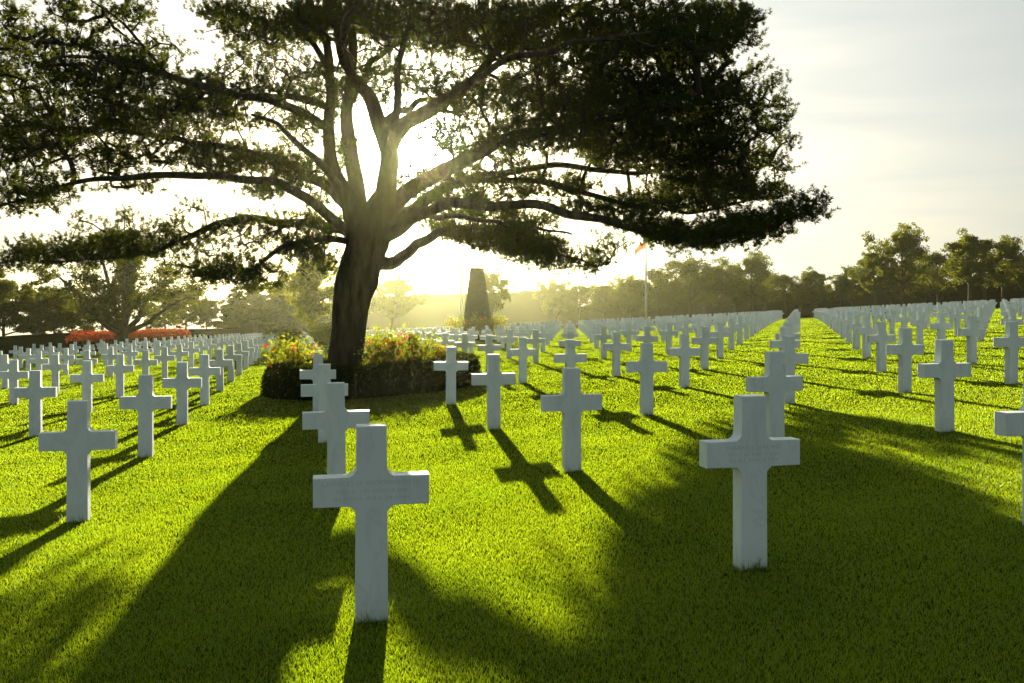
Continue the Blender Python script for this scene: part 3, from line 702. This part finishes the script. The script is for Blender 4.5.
# left side
tree('pine_tree', 8, 124, 66, 234, 1.0, 'broad dark pine with a forked trunk beside the orange hedge, below the great pine bough', 'tree')
GL = 'dark pines along the left edge of the cemetery'
left = [(4, 72, 272, 4, 1.0), (34, 80, 283, 3, .9), (54, 78, 288, 4, .9), (72, 82, 296, 3, .9), (93, 80, 298, 4, .8), (-40, 70, 265, 3, 1.1)]
for i, (px, D, top, v, wd) in enumerate(left):
    tree('pine_tree', v, px, D, top, wd, ['tall dark pine at the far left picture edge', 'dark pine second from the left edge', 'pine with a slanting trunk, third from the left edge', 'low flat pine left of the broad forked pine', 'small pine next to the broad forked pine', 'dark pine cut off by the left picture edge'][i], GL)
for i, (px, D, top, v, wd) in enumerate([(165, 100, 290, 3, 1.0), (186, 105, 284, 4, .9), (207, 110, 298, 4, .8)]):
    tree('pine_tree', v, px, D, top, wd, ['pale hazy pine just right of the broad forked pine', 'hazy pine in the middle of the three beyond the orange hedge', 'small hazy umbrella-shaped pine beside the two distant walkers'][i], 'hazy pines beyond the left plot')
for i, (px, D, top, wd) in enumerate([(236, 120, 282, 1.5), (256, 124, 272, 1.6), (278, 122, 276, 1.5), (300, 130, 268, 1.7)]):
    tree('conifer', 5, px, D, top, wd, f'{nm[i]} dense conifer from the left in the dim clump left of the pine trunk', 'conifers in the dim clump')
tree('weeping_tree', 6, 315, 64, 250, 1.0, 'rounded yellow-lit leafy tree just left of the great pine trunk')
tree('broadleaf_tree', 2, 392, 150, 268, 1.3, 'golden backlit tree just right of the great pine trunk')
tree('broadleaf_tree', 2, 492, 105, 261, .75, 'pale green tree directly behind the pyramid topiary')
tree('broadleaf_tree', 1, 432, 235, 288, 1.3, 'faint golden tree beyond the far hedge, left of the flagpole')
tree('broadleaf_tree', 2, 520, 240, 290, 1.2, 'faint golden tree beyond the far hedge, right of the topiary')

def hedge(name, p0, p1, h, w, nleaf, size, matk, label, cat='hedge', core='core', loose=False):
    """clipped straight hedge between two ground points"""
    a = Vector((p0[0], p0[1], 0)); b = Vector((p1[0], p1[1], 0)); L = (b - a).length; t = (b - a) / L; s = Vector((-t.y, t.x, 0))
    n = max(2, int(L / 2)); V = []
    for i in range(n + 1):
        c = a + t * (L * i / n); z = float(gz(c.x, c.y)); hh = h * (1 + .05 * mnoise.noise(Vector((c.x * .4, c.y * .4, 0))))
        for u, v in ((-w / 2, -.2), (-w / 2, hh * .93), (-w * .38, hh), (w * .38, hh), (w / 2, hh * .93), (w / 2, -.2)):
            V.append((c.x + s.x * u, c.y + s.y * u, z + v))
    m = 6; Q = [(i * m + j, (i + 1) * m + j, (i + 1) * m + j + 1, i * m + j + 1) for i in range(n) for j in range(m - 1)]
    Q += [(0, 1, 4, 5), (1, 2, 3, 4)] ; e = n * m; Q += [(e, e + 1, e + 4, e + 5), (e + 1, e + 2, e + 3, e + 4)]
    V = np.array(V); Q = np.array(Q); o0 = np.array([a.x, a.y, float(gz(a.x, a.y))])
    r = empty(name, tuple(o0)); tag(r, label, cat)
    body = V - o0
    if loose: body = body.copy(); body[:, 2] = body[:, 2] - .35 * h
    link('hedge_body', np_mesh('hb', body, Q), M[core], r)
    Vl, Tl = cards_on(V, Q, nleaf, .35 if loose else .12, size)
    if loose:
        cc = Vl.reshape(-1, 4, 3).mean(1); kk = np.array([mnoise.noise(Vector(c) * 2.2) > -.1 for c in cc])
        Vl = Vl.reshape(-1, 4, 3)[kk].reshape(-1, 3); i = np.arange(len(Vl) // 4)[:, None] * 4
        Tl = np.concatenate([i + np.array([[0, 1, 2]]), i + np.array([[0, 2, 3]])], 0); link('foliage', np_mesh('hf', Vl - o0, Tl), M[matk], r)
def G(px, D): return ((px - 512) / F * D, D)
hedge('hedge', G(-60, 64), G(232, 99), 1.55, 1.2, 22000, .09, 'leaf_dark', 'long low dark hedge closing the left plot behind the crosses')
hedge('orange_hedge', G(74, 66), G(183, 82), 1.38, 1.0, 26000, .07, 'redhedge', 'bright orange-red flowering hedge strip beneath the broad forked pine', loose=True)
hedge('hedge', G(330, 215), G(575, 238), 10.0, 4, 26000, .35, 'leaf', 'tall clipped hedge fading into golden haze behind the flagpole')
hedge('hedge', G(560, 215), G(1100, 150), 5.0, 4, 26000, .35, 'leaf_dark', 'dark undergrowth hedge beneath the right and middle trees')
hedge('hedge', G(226, 132), G(330, 132), 4.5, 3, 9000, .25, 'leaf_dark', 'dim hedge at the end of the sunlit strip left of the trunk')
hedge('low_hedge', G(842, 112), G(866, 112), .9, .8, 1500, .06, 'redhedge', 'short russet hedge at the far end of the open strip on the right')
# shrubs behind the bed
SV = [bush_meshes('s', 1.15, .8, None, 30 + i, 2600, 0, .06) for i in range(2)]
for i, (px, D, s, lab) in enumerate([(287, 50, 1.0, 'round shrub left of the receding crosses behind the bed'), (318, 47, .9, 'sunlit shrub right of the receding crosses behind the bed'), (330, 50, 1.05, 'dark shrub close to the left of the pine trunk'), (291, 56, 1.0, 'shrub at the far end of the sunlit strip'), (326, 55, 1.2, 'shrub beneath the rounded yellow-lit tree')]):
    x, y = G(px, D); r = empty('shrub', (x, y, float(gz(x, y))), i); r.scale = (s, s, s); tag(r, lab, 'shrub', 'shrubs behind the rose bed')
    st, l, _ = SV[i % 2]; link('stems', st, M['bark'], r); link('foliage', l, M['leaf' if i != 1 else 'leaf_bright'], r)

# ------------------------------------------------------------------ flagpoles
def flagpole(px, D, top, label, flag):
    x, y = G(px, D); z = float(gz(x, y)); h = HC + (HY - top) / F * D - z
    r = empty('flagpole', (x, y, z)); tag(r, label, 'flagpole')
    mb = MB(); mb.tube([(0, 0, 0), (0, 0, h * .5), (0, 0, h)], [.20, .17, .09], 10); link('pole', mb.mesh('pole', True), M['steel'], r)
    mb = MB(); mb.tube([(0, 0, 0), (0, 0, .3)], [.5, .45], 12); link('base', mb.mesh('base'), M['steel'], r)
    mb = MB(); mb.tube([(0, 0, h + .0), (0, 0, h + .08), (0, 0, h + .2), (0, 0, h + .3)], [.05, .17, .17, .03], 8); link('finial', mb.mesh('finial', True), M['steel'], r)
    if flag:
        V, Fc = [], []; n = 10
        for i in range(n + 1):
            for j in range(5):
                u = i / n; V.append((-.15 - u * 1.7, .25 * math.sin(u * 7 + j * .4) * u, h - .5 - j * .24 - u * u * 1.2))
        for i in range(n):
            for j in range(4): Fc.append((i * 5 + j, (i + 1) * 5 + j, (i + 1) * 5 + j + 1, i * 5 + j + 1))
        mb = MB(); mb.add(V, Fc); link('flag', mb.mesh('flag', True), M['flag'], r)
flagpole(461, 150, 205, 'slender pale flagpole standing left of the pyramid topiary', False)
flagpole(646, 150, 240, 'thin flagpole with a small red flag above the middle trees', True)

# ------------------------------------------------------------------ two distant walkers
def person(px, D, h, label, ph):
    x, y = G(px, D); z = float(gz(x, y))
    J = [((0, 0, .93), .15), ((0, 0, 1.15), .145), ((0, 0, 1.38), .17), ((0, 0, 1.50), .07), ((0, -.01, 1.56), .065), ((0, -.01, 1.66), .105), ((0, 0, 1.76), .085),
         ((.10, .02, .88), .10), ((.11, .10 * ph, .48), .065), ((.11, .20 * ph, .09), .045), ((.11, .20 * ph - .12, .04), .04),
         ((-.10, .02, .88), .10), ((-.11, -.08 * ph, .48), .065), ((-.11, -.16 * ph, .09), .045), ((-.11, -.16 * ph - .12, .04), .04),
         ((.20, 0, 1.40), .065), ((.26, -.06 * ph, 1.12), .05), ((.27, -.14 * ph, .88), .038), ((.27, -.18 * ph, .80), .035),
         ((-.20, 0, 1.40), .065), ((-.26, .06 * ph, 1.12), .05), ((-.27, .10 * ph, .88), .038), ((-.27, .12 * ph, .80), .035)]
    E = [(0, 1), (1, 2), (2, 3), (3, 4), (4, 5), (5, 6), (0, 7), (7, 8), (8, 9), (9, 10), (0, 11), (11, 12), (12, 13), (13, 14), (2, 15), (15, 16), (16, 17), (17, 18), (2, 19), (19, 20), (20, 21), (21, 22)]
    me = bpy.data.meshes.new('person'); s = h / 1.85
    me.from_pydata([tuple(c * s for c in j[0]) for j in J], E, [])
    o = bpy.data.objects.new('tmp_person', me); COL.objects.link(o)
    sk = o.modifiers.new('skin', 'SKIN'); sb = o.modifiers.new('sub', 'SUBSURF'); sb.levels = 1
    for i, v in enumerate(me.skin_vertices[0].data): v.radius = (J[i][1] * s,) * 2; v.use_root = (i == 0)
    dg = bpy.context.evaluated_depsgraph_get(); m2 = bpy.data.meshes.new_from_object(o.evaluated_get(dg)); bpy.data.objects.remove(o)
    p = link('person', m2, [M['coat'], M['skin']]); p.location = (x, y, z); p.rotation_euler = (0, 0, .4 * ph)
    for f in m2.polygons:
        f.use_smooth = True; f.material_index = 1 if f.center.z > 1.52 * s or (f.center.z < .86 * s and abs(f.center.x) > .2 * s) else 0
    mb = MB(); mb.tube([(0, .02 * s, 1.64 * s), (0, .02 * s, 1.72 * s), (0, .01 * s, 1.79 * s), (0, 0, 1.83 * s)], [.095 * s, .105 * s, .08 * s, .02], 10)
    link('hair', mb.mesh('hair', True), M['hair'], p)
    tag(p, label, 'person', 'two distant walkers')
person(219, 99, 1.75, 'left one of two tiny figures in dark coats beyond the left plot', 1)
person(223, 99, 1.65, 'right one of two tiny figures in dark coats beyond the left plot', -1)

# ------------------------------------------------------------------ haze
HAZE = .00015
m, nt, N, L = mat('haze'); o = N.new('ShaderNodeOutputMaterial'); v = N.new('ShaderNodeVolumePrincipled')
v.inputs['Color'].default_value = (.92, .94, .50, 1); v.inputs['Density'].default_value = HAZE; v.inputs['Anisotropy'].default_value = .90
L.new(v.outputs[0], o.inputs['Volume'])
mb = MB(); mb.box((0, 420, -30), (1900, 1100, 120))
lowest = float(Z.min())
mb = MB(); z0, z1 = lowest - 1.0, 34.0; mb.box((0, 420, (z0 + z1) / 2), (1900, 1040, z1 - z0))
tag(link('haze', mb.mesh('haze'), m), 'pale golden morning haze filling the air over the cemetery', 'haze', kind='stuff')

# ------------------------------------------------------------------ sky, sun, camera
W = bpy.data.worlds.new('World'); sc.world = W; W.use_nodes = True
nt = W.node_tree; N, L = nt.nodes, nt.links; N.clear()
out = N.new('ShaderNodeOutputWorld'); bg = N.new('ShaderNodeBackground'); sky = N.new('ShaderNodeTexSky')
sky.sky_type = 'NISHITA'; sky.sun_disc = False
sky.sun_elevation = math.asin(SUN.z); sky.sun_rotation = math.atan2(SUN.x, SUN.y)
sky.air_density = 1.0; sky.dust_density = 2.5; sky.ozone_density = 1.0
SKY = .05
bg.inputs['Strength'].default_value = SKY
tc = N.new('ShaderNodeTexCoord')
dot = N.new('ShaderNodeVectorMath'); dot.operation = 'DOT_PRODUCT'; dot.inputs[1].default_value = SUN
nrm = N.new('ShaderNodeVectorMath'); nrm.operation = 'NORMALIZE'; L.new(tc.outputs['Generated'], nrm.inputs[0]); L.new(nrm.outputs[0], dot.inputs[0])
mxd = N.new('ShaderNodeMath'); mxd.operation = 'MAXIMUM'; mxd.inputs[1].default_value = 0; L.new(dot.outputs['Value'], mxd.inputs[0])
def power(e, k, col):
    p = N.new('ShaderNodeMath'); p.operation = 'POWER'; p.inputs[1].default_value = e; L.new(mxd.outputs[0], p.inputs[0])
    s = N.new('ShaderNodeVectorMath'); s.operation = 'SCALE'; s.inputs[0].default_value = [c * k for c in col]; L.new(p.outputs[0], s.inputs['Scale']); return s
# thin high cloud
mp = N.new('ShaderNodeMapping'); mp.inputs['Scale'].default_value = (1.1, 1.1, 9); mp.inputs['Rotation'].default_value = (0.05, 0, .3)
cn = N.new('ShaderNodeTexNoise'); cn.inputs['Scale'].default_value = 1.6; cn.inputs['Detail'].default_value = 9; cn.inputs['Roughness'].default_value = .55; cn.inputs['Distortion'].default_value = .5
L.new(nrm.outputs[0], mp.inputs[0]); L.new(mp.outputs[0], cn.inputs['Vector'])
cr = N.new('ShaderNodeMapRange'); cr.inputs[1].default_value = .40; cr.inputs[2].default_value = .70; cr.inputs[3].default_value = .55; cr.inputs[4].default_value = 1.0
L.new(cn.outputs['Fac'], cr.inputs[0])
cm = N.new('ShaderNodeMix'); cm.data_type = 'RGBA'; L.new(cr.outputs[0], cm.inputs[0]); skd = N.new('ShaderNodeVectorMath'); skd.operation = 'SCALE'; skd.inputs['Scale'].default_value = .45; L.new(sky.outputs[0], skd.inputs[0]); L.new(skd.outputs[0], cm.inputs[6]); cm.inputs[7].default_value = (1.68, 1.86, 1.85, 1)
add = cm.outputs[2]
for e, k, c in ((3, 2.5, (.97, 1, .96)), (9, 1.0, (1, .93, .72)), (60, 4.5, (1, .86, .50)), (420, 40, (1, .93, .70)), (2600, 900, (1, .97, .85))):
    s = power(e, k, c); a = N.new('ShaderNodeVectorMath'); a.operation = 'ADD'; L.new(add, a.inputs[0]); L.new(s.outputs[0], a.inputs[1]); add = a.outputs[0]
L.new(add, bg.inputs[0]); L.new(bg.outputs[0], out.inputs[0])

sun = bpy.data.lights.new('sun', 'SUN'); sun.energy = 5.0; sun.angle = math.radians(.4); sun.color = (1, .88, .66)
so = bpy.data.objects.new('sun', sun); COL.objects.link(so); so.rotation_euler = SUN.to_track_quat('Z', 'Y').to_euler(); so.location = (-5, 40, 20)

cam = bpy.data.cameras.new('camera'); co = bpy.data.objects.new('camera', cam); COL.objects.link(co); sc.camera = co
cam.sensor_width = 36; cam.lens = F / 1024 * 36; cam.shift_y = (HY - 341.5) / 1024; cam.clip_end = 5000; cam.clip_start = .05
co.location = (0, 0, HC); co.rotation_euler = (math.pi / 2, 0, 0)

sc.render.engine = 'CYCLES'
sc.view_settings.view_transform = 'Standard'; sc.view_settings.look = 'None'; sc.view_settings.exposure = 2.0; sc.view_settings.gamma = 1
sc.cycles.max_bounces = 6; sc.cycles.diffuse_bounces = 3; sc.cycles.transmission_bounces = 3; sc.cycles.volume_bounces = 0
sc.cycles.use_denoising = True; sc.cycles.sample_clamp_indirect = 6
sc.render.resolution_x = 1024; sc.render.resolution_y = 683
